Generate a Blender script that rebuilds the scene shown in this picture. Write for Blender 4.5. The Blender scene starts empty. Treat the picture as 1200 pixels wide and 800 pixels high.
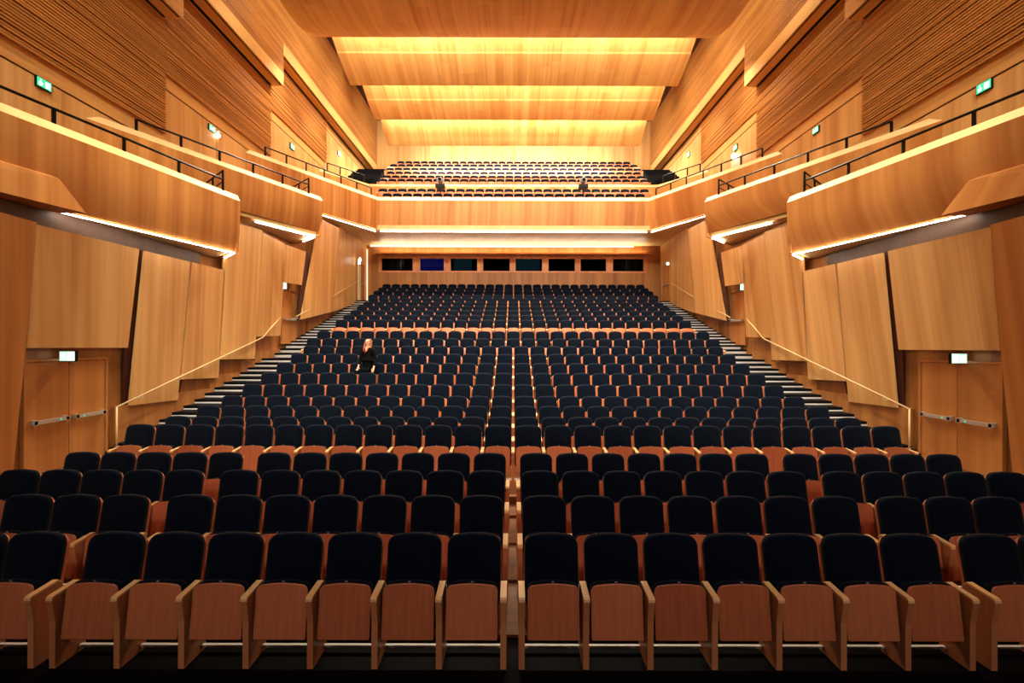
import bpy, bmesh, math, random
from mathutils import Vector, Matrix
random.seed(11)
PI = math.pi
scn = bpy.context.scene
COL = scn.collection

# ------------------------------------------------------------------ camera model
F, CX, HY, CZ = 540.0, 601.5, 404.0, 2.77       # focal length (px of a 1200 wide frame), axis, horizon, eye height
def at(px, py, D):                              # a pixel at distance D along the hall -> a point of the hall
    return Vector(((px - CX) * D / F, D, CZ + (HY - py) * D / F))
cam_d = bpy.data.cameras.new('camera'); cam = bpy.data.objects.new('camera', cam_d); COL.objects.link(cam)
cam_d.sensor_width = 36.0; cam_d.sensor_fit = 'HORIZONTAL'; cam_d.lens = F / 1200 * 36
cam_d.shift_x = -(CX - 600) / 1200; cam_d.shift_y = (HY - 400) / 1200
cam_d.clip_end = 200
cam.matrix_world = Matrix.Translation((0, 0, CZ)) @ Matrix.Rotation(PI/2, 4, 'X') @ Matrix.Rotation(0.0026, 4, 'Z')
scn.camera = cam
scn.view_settings.view_transform = 'Standard'; scn.view_settings.look = 'None'
scn.view_settings.gamma = 1.0; scn.view_settings.use_curve_mapping = False
scn.view_settings.exposure = 0.0
w = bpy.data.worlds.new('world'); scn.world = w; w.use_nodes = True
w.node_tree.nodes['Background'].inputs[0].default_value = (1, .8, .55, 1)
w.node_tree.nodes['Background'].inputs[1].default_value = 0.0

# ------------------------------------------------------------------ materials
def lin(r, g, b):
    f = lambda c: (c/255/12.92) if c/255 <= .04045 else ((c/255+.055)/1.055)**2.4
    return (f(r), f(g), f(b), 1.0)
def plain(name, col, rough=.5, metal=0.0, spec=.5, emit=None, estr=0.0):
    m = bpy.data.materials.new(name); m.use_nodes = True
    b = m.node_tree.nodes['Principled BSDF']
    b.inputs['Base Color'].default_value = col; b.inputs['Roughness'].default_value = rough
    b.inputs['Metallic'].default_value = metal; b.inputs['Specular IOR Level'].default_value = spec
    if emit: b.inputs['Emission Color'].default_value = emit; b.inputs['Emission Strength'].default_value = estr
    return m
def wood(name, c1, c2, strip=.35, length=1e6, u=(.9, 1, 0), v=(0, 0, 1), grain=9.0, gv=.35, amt=1.0, rough=.42, per_object=0.0, spec=.3, sa=.16):
    """veneer: strips across u, running along v, each with its own tone, fine grain inside"""
    m = bpy.data.materials.new(name); m.use_nodes = True
    nt = m.node_tree; N = nt.nodes; L = nt.links; b = N['Principled BSDF']
    def math_(op, a, bb=None):
        n = N.new('ShaderNodeMath'); n.operation = op
        for i, x in enumerate((a, bb)):
            if x is None: continue
            if hasattr(x, 'is_linked'): L.new(x, n.inputs[i])
            else: n.inputs[i].default_value = x
        return n.outputs[0]
    tc = N.new('ShaderNodeTexCoord')
    def dot(vec):
        n = N.new('ShaderNodeVectorMath'); n.operation = 'DOT_PRODUCT'; n.inputs[1].default_value = vec
        L.new(tc.outputs['Object'], n.inputs[0]); return n.outputs['Value']
    U, V = dot(u), dot(v)
    sid = math_('FLOOR', math_('DIVIDE', U, strip))
    wn = N.new('ShaderNodeTexWhiteNoise'); wn.noise_dimensions = '2D'
    cb = N.new('ShaderNodeCombineXYZ'); L.new(sid, cb.inputs[0])
    if length < 1e5:
        w1 = N.new('ShaderNodeTexWhiteNoise'); w1.noise_dimensions = '1D'; L.new(sid, w1.inputs['W'])
        L.new(math_('FLOOR', math_('ADD', math_('DIVIDE', V, length), w1.outputs['Value'])), cb.inputs[1])
    L.new(cb.outputs[0], wn.inputs['Vector'])
    def noise(su, sv, det, off):
        c = N.new('ShaderNodeCombineXYZ'); L.new(math_('MULTIPLY', U, su), c.inputs[0]); L.new(math_('MULTIPLY', V, sv), c.inputs[1])
        c.inputs[2].default_value = off
        n = N.new('ShaderNodeTexNoise'); n.inputs['Scale'].default_value = 1.0; n.inputs['Detail'].default_value = det
        L.new(c.outputs[0], n.inputs['Vector']); return n.outputs['Fac']
    g1 = noise(grain, gv, 3, .3); g2 = noise(grain*.28, gv*.5, 1, 7.1)
    t = math_('ADD', math_('MULTIPLY', wn.outputs['Value'], sa), math_('ADD', math_('MULTIPLY', math_('SUBTRACT', g1, .5), 1.0*amt), math_('MULTIPLY', math_('SUBTRACT', g2, .5), .9*amt)))
    t = math_('ADD', t, .5-.5*sa)
    if per_object:
        oi = N.new('ShaderNodeObjectInfo')
        t = math_('ADD', t, math_('MULTIPLY', math_('SUBTRACT', oi.outputs['Random'], .5), per_object))
    mx = N.new('ShaderNodeMix'); mx.data_type = 'RGBA'; mx.clamp_factor = True
    L.new(t, mx.inputs[0]); mx.inputs[6].default_value = c1; mx.inputs[7].default_value = c2
    L.new(mx.outputs[2], b.inputs['Base Color'])
    b.inputs['Roughness'].default_value = rough; b.inputs['Specular IOR Level'].default_value = spec
    return m
M = {}
M['wall'] = wood('oak_veneer', lin(188, 132, 74), lin(230, 184, 120), strip=.62, grain=6, gv=.14, sa=.22, amt=1.3)
M['front'] = wood('balcony_veneer', lin(166, 98, 46), lin(214, 150, 84), strip=.6, grain=5, gv=.12, sa=.12, amt=1.5)
M['slat'] = wood('slat_oak', lin(146, 88, 40), lin(196, 134, 70), strip=.078, length=3.0, u=(0, 0, 1), v=(0, 1, 0), grain=14, gv=.4, sa=.45)
M['beam'] = wood('beam_oak', lin(192, 136, 76), lin(228, 178, 110), strip=.3, length=4.0, u=(1, 0, 1), v=(0, 1, 0), grain=8, gv=.3)
M['ceil'] = wood('ceiling_oak', lin(190, 126, 62), lin(236, 192, 122), strip=.42, length=1.3, u=(1, 0, 0), v=(0, 1, 0), grain=9, gv=.1, sa=.3)
M['soffit'] = wood('soffit_oak', lin(206, 166, 106), lin(236, 200, 140), strip=.2, u=(1, .2, 0), v=(0, 1, 0), grain=5, gv=.4)
M['dado'] = wood('dado_oak', lin(132, 80, 40), lin(190, 130, 72), strip=.22, grain=7, gv=.14, sa=.3)
M['door'] = wood('door_oak', lin(160, 100, 50), lin(206, 142, 80), strip=.3, grain=6, gv=.12, sa=.2)
M['concrete'] = wood('grey_fascia', lin(70, 46, 28), lin(98, 72, 48), strip=.2, grain=6)
M['reveal'] = plain('dark_reveal', lin(70, 22, 8), .7)
M['floor'] = plain('black_floor', lin(4, 3, 4), .55, 0, .03)
M['parquet'] = wood('parquet', lin(74, 42, 22), lin(142, 92, 56), strip=.12, length=.9, u=(0, 1, 0), v=(1, 0, 0), grain=12, gv=1.2, rough=.35)
M['rail'] = wood('rail_maple', lin(232, 196, 140), lin(246, 216, 164), strip=3.0, grain=20)
M['cap'] = wood('cap_maple_lit', lin(224, 184, 122), lin(244, 212, 156), strip=.4, length=4, u=(1, 0, 1), v=(0, 1, 0), grain=8, gv=.3)  # paler veneer edge, with light on the chamfer put into its tone
M['carpet'] = plain('black_carpet', lin(12, 11, 14), .95, 0, .1)
M['riser'] = plain('riser_metal', lin(232, 228, 232), .45, .0)
M['metal_black'] = plain('black_metal', lin(12, 12, 13), .4, .6)
M['steel'] = plain('brushed_steel', lin(235, 232, 228), .4, .0)
M['dark_steel'] = plain('dark_steel', lin(182, 168, 156), .4, .2)
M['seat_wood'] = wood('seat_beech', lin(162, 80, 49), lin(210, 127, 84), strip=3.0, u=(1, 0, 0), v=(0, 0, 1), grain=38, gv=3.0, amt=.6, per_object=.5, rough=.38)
M['arm_wood'] = wood('arm_beech_lit', lin(228, 170, 104), lin(246, 200, 140), strip=3.0, u=(1, 0, 0), v=(0, 1, 0), grain=38, gv=3.0, amt=.6, per_object=.3, rough=.35)  # paler than the seat wood: light from above put into the colour
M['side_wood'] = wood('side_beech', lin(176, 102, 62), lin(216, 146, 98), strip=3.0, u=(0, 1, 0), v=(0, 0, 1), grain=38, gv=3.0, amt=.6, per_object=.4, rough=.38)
M['navy'] = plain('navy_fabric', lin(5, 14, 29), .85, 0, .06)
M['navy'].node_tree.nodes['Principled BSDF'].inputs['Sheen Weight'].default_value = .05
M['plate'] = plain('number_plate', lin(215, 215, 210), .3, .7)
M['led'] = plain('led_white', (1, 1, 1, 1), .5, emit=(1.0, .93, .83, 1), estr=32)
M['led_rear'] = plain('led_rear', (1, 1, 1, 1), .5, emit=(1.0, .93, .82, 1), estr=34)
M['cove'] = plain('cove_led', (1, 1, 1, 1), .5, emit=(1.0, .86, .62, 1), estr=11)
M['cove_dim'] = plain('cove_dim', (1, 1, 1, 1), .5, emit=(1.0, .82, .55, 1), estr=1.6)
M['green'] = plain('sign_green', lin(20, 190, 130), .5, emit=lin(50, 215, 155), estr=1.0)
M['sign_white'] = plain('sign_white', (1, 1, 1, 1), .5, emit=(.85, 1, .93, 1), estr=1.6)
M['sign_pale'] = plain('sign_pale', (1, 1, 1, 1), .5, emit=(.50, .95, .72, 1), estr=.95)
M['win_frame'] = wood('window_frame_oak', lin(176, 104, 62), lin(214, 146, 98), strip=.2, grain=8)
M['room_dark'] = plain('dark_room', lin(30, 34, 30), .8)
M['curtain'] = plain('curtain', lin(62, 62, 44), .9)
M['blue_window_glow'] = plain('blue_glow', lin(18, 12, 120), .6, emit=lin(16, 8, 130), estr=.45)  # glowing sheet that stands for the blue light in one window
M['teal_panel'] = plain('teal_panel', lin(60, 92, 110), .5, emit=lin(50, 84, 104), estr=.22)
M['desk'] = plain('desk_grey', lin(170, 176, 168), .5)
M['lamp'] = plain('lamp_bulb', (1, 1, 1, 1), .5, emit=(1, .95, .88, 1), estr=18)  # glow that stands for light from behind open doors
M['lit_white'] = plain('lit_corridor', lin(214, 194, 166), .7)  # pale tone stands for corridor light in open doorways
M['stage'] = plain('stage_black', lin(20, 18, 18), .5)
M['skin'] = plain('skin', lin(224, 170, 140), .5)
M['hair'] = wood('hair', lin(104, 58, 28), lin(178, 116, 64), strip=.02, grain=60, gv=4)
M['coat'] = plain('black_coat', lin(5, 5, 7), .85, 0, .1)
M['jeans'] = plain('dark_jeans', lin(8, 10, 18), .85, 0, .1)
M['red'] = plain('red_lanyard', lin(190, 34, 34), .6)
M['shoe'] = plain('white_shoe', lin(220, 215, 210), .5)
M['lens'] = plain('lamp_glass', lin(20, 20, 24), .1)
M['lamp_grey'] = plain('lamp_housing', lin(150, 150, 156), .45)
gl = plain('window_glass', (1, 1, 1, 1), .03); M['glass'] = gl
nt = gl.node_tree; b = nt.nodes['Principled BSDF']
b.inputs['Base Color'].default_value = lin(150, 175, 165); b.inputs['Transmission Weight'].default_value = 1.0; b.inputs['IOR'].default_value = 1.1

# ------------------------------------------------------------------ mesh helpers
class MB:
    def __init__(s): s.v, s.f, s.m = [], [], []
    def add(s, vs, fs, mi=0):
        o = len(s.v); s.v += [tuple(p) for p in vs]; s.f += [tuple(o+i for i in f) for f in fs]; s.m += [mi]*len(fs); return s
    def box(s, x0, x1, y0, y1, z0, z1, mi=0):
        return s.add([(x0,y0,z0),(x1,y0,z0),(x1,y1,z0),(x0,y1,z0),(x0,y0,z1),(x1,y0,z1),(x1,y1,z1),(x0,y1,z1)],
              [(0,3,2,1),(4,5,6,7),(0,1,5,4),(1,2,6,5),(2,3,7,6),(3,0,4,7)], mi)
    def loft(s, rings, mi=0, cap=True, close=True):
        n = len(rings[0]); vs = [p for r in rings for p in r]; fs = []
        for k in range(len(rings)-1):
            for i in range(n if close else n-1):
                j = (i+1) % n; fs.append((k*n+i, k*n+j, (k+1)*n+j, (k+1)*n+i))
        if cap: fs += [tuple(range(n))[::-1], tuple((len(rings)-1)*n+i for i in range(n))]
        return s.add(vs, fs, mi)
    def prism(s, poly, off, mi=0):              # polygon of points swept by a vector
        o = Vector(off); return s.loft([[Vector(p) for p in poly], [Vector(p)+o for p in poly]], mi)
    def tube(s, pts, r, n=6, mi=0):
        pts = [Vector(p) for p in pts]; rings = []
        for i, p in enumerate(pts):
            d = (pts[min(i+1, len(pts)-1)] - pts[max(i-1, 0)]).normalized()
            a = d.cross(Vector((0,0,1)));
            if a.length < 1e-3: a = Vector((1,0,0))
            a.normalize(); c = d.cross(a)
            rings.append([p + r*(math.cos(2*PI*k/n)*a + math.sin(2*PI*k/n)*c) for k in range(n)])
        return s.loft(rings, mi)
    def ball(s, c, r, n=10, mi=0, sc=(1,1,1)):
        c = Vector(c); rings = []
        for i in range(1, n//2+1-0):
            a = PI*i/(n//2+1); rings.append([c + Vector((r*sc[0]*math.sin(a)*math.cos(2*PI*k/n), r*sc[1]*math.sin(a)*math.sin(2*PI*k/n), r*sc[2]*math.cos(a))) for k in range(n)])
        return s.loft(rings, mi)
    def build(s, name, mats, parent=None, smooth=False, fix=True):
        me = bpy.data.meshes.new(name); me.from_pydata(s.v, [], s.f)
        for m in (mats if isinstance(mats, (list, tuple)) else [mats]): me.materials.append(m)
        me.polygons.foreach_set('material_index', s.m)
        if fix:
            bm = bmesh.new(); bm.from_mesh(me); bmesh.ops.recalc_face_normals(bm, faces=bm.faces); bm.to_mesh(me); bm.free()
        if smooth: me.polygons.foreach_set('use_smooth', [True]*len(me.polygons))
        o = bpy.data.objects.new(name, me); COL.objects.link(o)
        if parent is not None: o.parent = parent
        return o
def tag(o, label, cat, group=None, kind=None):
    o['label'] = label; o['category'] = cat
    if group: o['group'] = group
    if kind: o['kind'] = kind
    return o
def empty(name, loc, label, cat, group=None):
    o = bpy.data.objects.new(name, None); COL.objects.link(o); o.location = loc; o.empty_display_size = .2
    return tag(o, label, cat, group)
def struct(o, label=None):
    o['kind'] = 'structure'
    if label: o['label'] = label
    return o
def smooth_by_angle(o, ang=40):
    me = o.data; bm = bmesh.new(); bm.from_mesh(me)
    for f in bm.faces: f.smooth = True
    for e in bm.edges:
        if len(e.link_faces) == 2 and e.calc_face_angle(0) > math.radians(ang): e.smooth = False
    bm.to_mesh(me); bm.free(); return o
SIDE = {-1: 'left', 1: 'right'}

# ------------------------------------------------------------------ the rows of seats: (distance of the back tops, height of the back tops)
ROWS = [(4.25,1.015),(5.22,1.05),(6.15,1.08),(7.05,1.105),(8.5,1.28),(9.45,1.285),(10.4,1.383),(11.28,1.51),(12.15,1.72),(13.03,1.967),
        (13.9,2.21),(14.78,2.47),(15.66,2.72),(16.53,2.99),(17.4,3.276),(19.2,3.80),(20.07,4.06),(20.94,4.33),(21.8,4.60),(22.7,4.87),
        (23.55,5.145),(24.4,5.40),(25.28,5.72),(26.14,6.0),(27.0,6.305)]
SH = 1.02                                        # seat height: top of the back above its row
Z = [t - SH for _, t in ROWS]; Z[0] = 0.0
P = .55                                          # pitch of the seats

# ------------------------------------------------------------------ floors
mb = MB(); mb.box(-14, 14, -8, 4.36, -.3, 0.0)
struct(mb.build('floor', M['floor']))
prof = [(4.36, -.3), (4.36, Z[1])]
for r in range(1, 4):
    prof += [(ROWS[r][0]+.1, Z[r]), (ROWS[r][0]+.1, Z[r+1] if r < 3 else .13)]
prof += [(7.62, .13), (7.62, Z[4]), (ROWS[6][0]-.72, Z[5])]
for r in range(6, 25):
    y = ROWS[r][0] - .74
    prof += [(y, Z[r-1]), (y, Z[r])]
prof += [(28.1, Z[24]), (28.1, -.3)]
pf = MB(); ya, yb = [], []
def floor_profile(prof, x0, x1, name, mat):
    m = MB(); m.prism([(x0, y, z) for y, z in prof], (x1-x0, 0, 0)); return struct(m.build(name, mat))
floor_profile(prof, -7.55, 7.55, 'floor', M['parquet'])
for s in (-1, 1):                                # front side floor before the doors
    mb = MB(); mb.box(min(s*7.55, s*9.6), max(s*7.55, s*9.6), 4.36, 7.62, -.3, .13); mb.box(min(s*7.55, s*9.6), max(s*7.55, s*9.6), 7.62, 10.27, -.3, .262)
    struct(mb.build('floor', M['parquet']))
    # aisle stair: two steps to a row
    st = MB(); rs = MB(); sx0, sx1 = s*7.5, s*9.12
    lv = [(10.25, .262)]
    for r in range(6, 25):
        y = ROWS[r][0] - .74; dz = Z[r] - Z[r-1]; gap = ROWS[r][0] - ROWS[r-1][0]
        lv += [(y - gap*.5, Z[r-1] + dz*.5), (y, Z[r])]
        if r == 6: lv[-2:] = [(10.3, Z[6])]
        if r == 7: lv[-2:] = [(10.42, (Z[6]+Z[7])/2), (10.54, Z[7])]
        if r == 15: lv[-2:] = [(y-.9, Z[14]+dz*.34), (y-.45, Z[14]+dz*.67), (y, Z[r])]
    pr = [(lv[0][0], -.3)]
    zc = .262
    for y, z in lv:
        pr += [(y, zc), (y, z)]; zc = z
    pr += [(28.1, zc), (28.1, -.3)]
    st.prism([(sx0, y, z) for y, z in pr], (sx1-sx0, 0, 0))
    so = struct(st.build('stair_' + SIDE[s], M['carpet']), 'black carpeted aisle stair with pale risers along the %s wall' % SIDE[s])
    zc = .262
    for y, z in lv[1:]:
        k = MB(); k.box(min(sx0, sx1)+.02, max(sx0, sx1)-.02, y-.012, y+.01, zc+.012, z-.07)
        k.build('riser', M['riser'], so)
        zc = z
# stage the photograph was taken from
mb = MB(); mb.box(-12, 12, -8, 1.9, 0, 1.1); struct(mb.build('floor_stage', M['stage']))

# ------------------------------------------------------------------ lower side walls
LW = 9.0
def wall_px(px, py, xb, lean=.085):
    """pixel of the left half -> (half width, distance, height) on a leaning wall plane: xb = half width at eye height"""
    dx, dy = CX - px, HY - py
    D = F * xb / (dx + lean*dy)
    return (dx*D/F, D, CZ + dy*D/F)
def slab(poly_px, xb, name, mat, lean=.085, th=.16, label=None):
    for s in (-1, 1):
        q = [wall_px(x, y, xb, lean) for x, y in poly_px]
        m = MB(); m.prism([(s*a, d, z) for a, d, z in q], (s*th, 0, 0))
        o = struct(m.build(name + '_' + SIDE[s], [mat]), label and label % SIDE[s])
for s in (-1, 1):
    m = MB(); x0 = s*9.2
    for d0, d1, zt in ((-8, 14.2, 5.40), (14.2, 19.0, 6.94), (19.0, 28.1, 8.8)): m.box(min(x0, s*9.6), max(x0, s*9.6), d0, d1, -.3, zt)
    struct(m.build('wall_' + SIDE[s], M['dado']), 'recessed lower side wall on the %s' % SIDE[s])
PAN = [
 ([(-90,225),(43,262),(30,410),(14,575),(-90,640)], 8.80, M['front'], 'wall_pilaster'),
 ([(43.5,264.5),(163,293),(150,408.5),(31,409)], 8.91, M['wall'], 'wall_panel'),
 ([(169.6,295),(222.6,307.7),(208.6,469.5),(152,476.3)], 8.92, M['wall'], 'wall_panel'),
 ([(224.8,308),(264,317.5),(256,443.5),(212.3,445.5)], 8.92, M['wall'], 'wall_panel'),
 ([(264.6,259),(307.5,270.5),(298.5,421),(256.6,422)], 8.92, M['wall'], 'wall_panel'),
 ([(308,273.5),(334,286.5),(328.8,394),(299.2,395)], 8.92, M['wall'], 'wall_panel'),
 ([(334.4,287),(358.5,295.5),(353.5,334.5),(329.8,331)], 8.92, M['wall'], 'wall_panel'),
 ([(374,256),(397.5,268),(388.5,366),(352.5,375)], 8.91, M['wall'], 'wall_panel'),
 ([(398,266),(429.5,286),(428.6,352),(389.4,366)], 8.92, M['wall'], 'wall_panel'),
]
for i, (poly, xb, mat, nm) in enumerate(PAN):
    slab(poly, xb, nm, mat, lean=.085 if i < 7 else (.05 if i == 7 else .0), th=.05)
# red-brown reveals between panels
slab([(161,292),(168.4,294.5),(150.5,478),(144,478),(145.5,408),(149,408)], 9.01, 'wall_reveal', M['reveal'], th=.04)
slab([(357,295),(361.5,297),(353.4,376),(348.5,376)], 9.01, 'wall_reveal', M['reveal'], th=.04)
slab([(223,307.5),(226,308),(214,446),(209,470)], 9.01, 'wall_reveal', M['reveal'], th=.04)
for s in (-1, 1):
    m = MB(); m.box(min(s*9.12, s*9.2), max(s*9.12, s*9.2), 7.5, 13.4, 4.6, 5.40); struct(m.build('trim_fascia_' + SIDE[s], M['concrete']))
# dado blocks under the panels
for x0, x1, yt in ((136, 205, 477.5), (205, 246, 462), (246, 283, 441), (283, 299, 424), (299, 329, 411), (361, 391, 377), (391, 421, 357)):
    q0 = wall_px(x0, yt, 9.1, 0); q1 = wall_px(x1, yt, 9.1, 0)
    for s in (-1, 1):
        m = MB(); m.box(min(s*9.1, s*9.22), max(s*9.1, s*9.22), q0[1], q1[1], -.2, q0[2]); struct(m.build('baseboard_' + SIDE[s], M['dado']))

# doors in the lower side walls, each with its panic bars
DOORN = [0]
def door(s, D0, D1, z0, z1, X, leaves, label):
    DOORN[0] += 1
    root = None; wleaf = (D1-D0)/leaves
    m = MB()
    fr = .05
    m.box(min(s*X, s*(X+.08)), max(s*X, s*(X+.08)), D0-fr, D0, z0, z1+fr); m.box(min(s*X, s*(X+.08)), max(s*X, s*(X+.08)), D1, D1+fr, z0, z1+fr)
    m.box(min(s*X, s*(X+.08)), max(s*X, s*(X+.08)), D0, D1, z1, z1+fr)
    root = struct(m.build('door_%d' % DOORN[0], M['door']), label)
    for k in range(leaves):
        a, b_ = D0 + k*wleaf + .008, D0 + (k+1)*wleaf - .008
        l = MB(); l.box(min(s*(X+.02), s*(X+.07)), max(s*(X+.02), s*(X+.07)), a, b_, z0+.01, z1-.01)
        lf = l.build('door_leaf', M['door'], root)
        zb = z0 + 1.0
        h = MB(); X2 = X - .07
        h.box(min(s*X2, s*(X2+.05)), max(s*X2, s*(X2+.05)), a+.05, b_-.05, zb-.035, zb+.035)
        for e in (a+.07, b_-.13): h.box(min(s*X2, s*(X+.02)), max(s*X2, s*(X+.02)), e, e+.06, zb-.05, zb+.05)
        bar = h.build('push_bar', M['dark_steel'], lf)
        e = b_-.26 if k == 0 else a+.22
        g = MB(); g.box(min(s*(X2-.004), s*X2), max(s*(X2-.004), s*X2), e, e+.03, zb-.015, zb+.015); g.build('green_marker', M['green'], bar)
    return root
DW = 9.18
for s in (-1, 1):
    door(s, 8.62, 10.3, .262, 2.42, DW-.08, 2, 'oak double door with two steel push bars in the %s wall by the front rows' % SIDE[s])
    door(s, 18.15, 19.35, Z[15], 4.95, DW-.08, 1, 'oak single door with a steel push bar halfway up the %s aisle' % SIDE[s])
    door(s, 26.2, 27.3, Z[24], 7.4, 8.93-.08, 1, 'oak single door at the top of the %s aisle' % SIDE[s])

# ------------------------------------------------------------------ stalls back wall with the control room windows
ZS = 8.72
wins = [(447,483.5),(492,520),(528,559),(566,597),(604,635),(642.5,673.5),(680,710),(718,754)]
BY = 28.0
def bx(px): return (px - CX) * BY / F
zw0, zw1 = CZ + (HY-317.5)*BY/F, CZ + (HY-303)*BY/F
m = MB(); xs = [bx(443.5)] ; xe = bx(758)
m.box(-9.2, 9.2, BY, BY+.15, 4.6, zw0-.1); m.box(-9.2, 9.2, BY, BY+.15, zw1+.1, 9.0)
m.box(-9.2, xs[0], BY, BY+.15, zw0-.1, zw1+.1); m.box(xe, 9.2, BY, BY+.15, zw0-.1, zw1+.1)
struct(m.build('wall_back', M['dado']), 'ribbed oak back wall of the stalls')
m = MB()
m.box(xs[0]-.3, xe+.3, BY+2.6, BY+2.7, 6.4, 8.9, 0); m.box(xs[0]-.3, xe+.3, BY+.15, BY+2.7, 6.3, 6.4, 0); m.box(xs[0]-.3, xe+.3, BY+.15, BY+2.7, 8.9, 9.0, 0)
m.box(xs[0]-.4, xs[0]-.3, BY+.15, BY+2.7, 6.4, 8.9); m.box(xe+.3, xe+.4, BY+.15, BY+2.7, 6.4, 8.9)
struct(m.build('wall_control_room', M['room_dark']), 'dark control room behind the back wall windows')
edges = [443.5] + [(wins[i][1]+wins[i+1][0])/2 for i in range(7)] + [758]
for i, (a, b_) in enumerate(wins):
    x0, x1, g0, g1 = bx(edges[i]), bx(edges[i+1]), bx(a), bx(b_)
    f = MB(); y0, y1 = BY-.03, BY+.12
    f.box(x0+.004, g0, y0, y1, zw0-.1, zw1+.1); f.box(g1, x1-.004, y0, y1, zw0-.1, zw1+.1); f.box(g0, g1, y0, y1, zw0-.1, zw0); f.box(g0, g1, y0, y1, zw1, zw1+.1)
    wo = struct(f.build('window_%d' % (i+1), M['win_frame']), 'control room window, %s from the left' % ('first second third fourth fifth sixth seventh eighth'.split()[i]))
    p_ = MB(); p_.box(g0, g1, BY+.05, BY+.06, zw0, zw1); p_.build('pane', M['glass'], wo)
    if i == 1:
        p_ = MB(); p_.box(g0-.02, g1+.02, BY+.12, BY+.14, zw0-.05, zw1+.05); p_.build('blue_glow', M['blue_window_glow'], wo)
    if i in (0, 7):
        p_ = MB()
        n = 26; p_.loft([[(g0+(g1-g0)*k/n, BY+.5+.05*math.sin(k*1.9), z) for k in range(n+1)] for z in (6.6, 8.7)], cap=False, close=False)
        p_.build('curtain', M['curtain'], wo)
    if i in (2, 4):
        p_ = MB(); p_.box(g0+.02, g0+(g1-g0)*(.72 if i == 2 else .95), BY+1.2, BY+1.25, 6.6, 8.3); p_.build('screen', M['teal_panel'], wo)
    if i == 6:
        p_ = MB(); p_.box(g0+.3, g1-.2, BY+.5, BY+1.1, 6.9, 7.32); p_.build('desk', M['desk'], wo)

# ------------------------------------------------------------------ balcony floors and fronts
zb_r, zt_r, DR = 8.80, 10.28, 24.0
RW = 7.04
struct(MB().box(-10.6, 10.6, DR, 33.6, zb_r, zb_r+.18).build('ceiling_stalls', M['soffit']), 'ribbed soffit under the rear balcony')
def front_profile(capd=.13, caph=.24, zb=0, zt=1, tk=.14):
    # (outward from hall centre, height): bottom tuck, face, chamfer cap, inner face
    return [(tk*(1-k/6)**1.5, zb+(zt-zb)*.7*(k/6)**1.1) for k in range(6)] + [(.0, zt-.3), (.0, zt), (capd, zt+caph), (capd+.14, zt+caph), (capd+.14+tk*.5, zb+.02)]
def parapet(path, zb, zt, name, label, capd=.17, caph=.22, tk=.14, end=None):
    """path: plan points [(x,y),...] along the front, hall side to the right of travel decided by normals given"""
    prof = front_profile(capd, caph, zb, zt, tk); rings = []
    pts = [Vector((x, y, 0)) for x, y in path]
    for i, p in enumerate(pts):
        d0 = (pts[i]-pts[i-1]).normalized() if i else None
        d1 = (pts[i+1]-pts[i]).normalized() if i < len(pts)-1 else None
        nrm = lambda d: Vector((-d.y, d.x, 0))
        if d0 is None: n = nrm(d1); k = 1
        elif d1 is None: n = nrm(d0); k = 1
        else:
            n = (nrm(d0)+nrm(d1)).normalized(); k = 1/max(.3, n.dot(nrm(d1)))
        if end and i == end[0]: rings.append([p + Vector(end[1])*o + Vector((0, 0, z)) for o, z in prof]); continue   # cut off along the end wall
        rings.append([p + n*o*k + Vector((0, 0, z)) for o, z in prof])
    m = MB(); n = len(prof); 
    vs = [q for r in rings for q in r]; fs, mi = [], []
    for k in range(len(rings)-1):
        for i in range(n):
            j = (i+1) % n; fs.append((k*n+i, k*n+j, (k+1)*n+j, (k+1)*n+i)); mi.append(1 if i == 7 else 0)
    fs += [tuple(range(n))[::-1], tuple((len(rings)-1)*n+i for i in range(n))]; mi += [0, 0]
    m.v = [tuple(v) for v in vs]; m.f = fs; m.m = mi
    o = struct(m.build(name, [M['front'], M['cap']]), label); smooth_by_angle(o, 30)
    return o
def strip(path, name, label, mat, w=.05, h=.05, group=None):
    m = MB(); pts = [Vector(p) for p in path]
    for a, b_ in zip(pts, pts[1:]):
        d = (b_-a).normalized(); n = Vector((-d.y, d.x, 0)).normalized()*w/2
        m.prism([a-n, a+n, a+n+Vector((0,0,h)), a-n+Vector((0,0,h))], b_-a)
    o = m.build(name, mat); tag(o, label, 'light', 'light strips under the galleries'); return o
GX = 10.5                                        # upper side walls
BOX = [ # name, corner (half width, distance), slope, near half width, z bottom, z top
 ('near', 7.83, 13.2, .235, None, 5.42, 6.86, .14),
 ('middle', 7.37, 17.8, .48, GX, 6.96, 8.30, .28)]
ordn = {'near': 'nearest', 'middle': 'second'}
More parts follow.
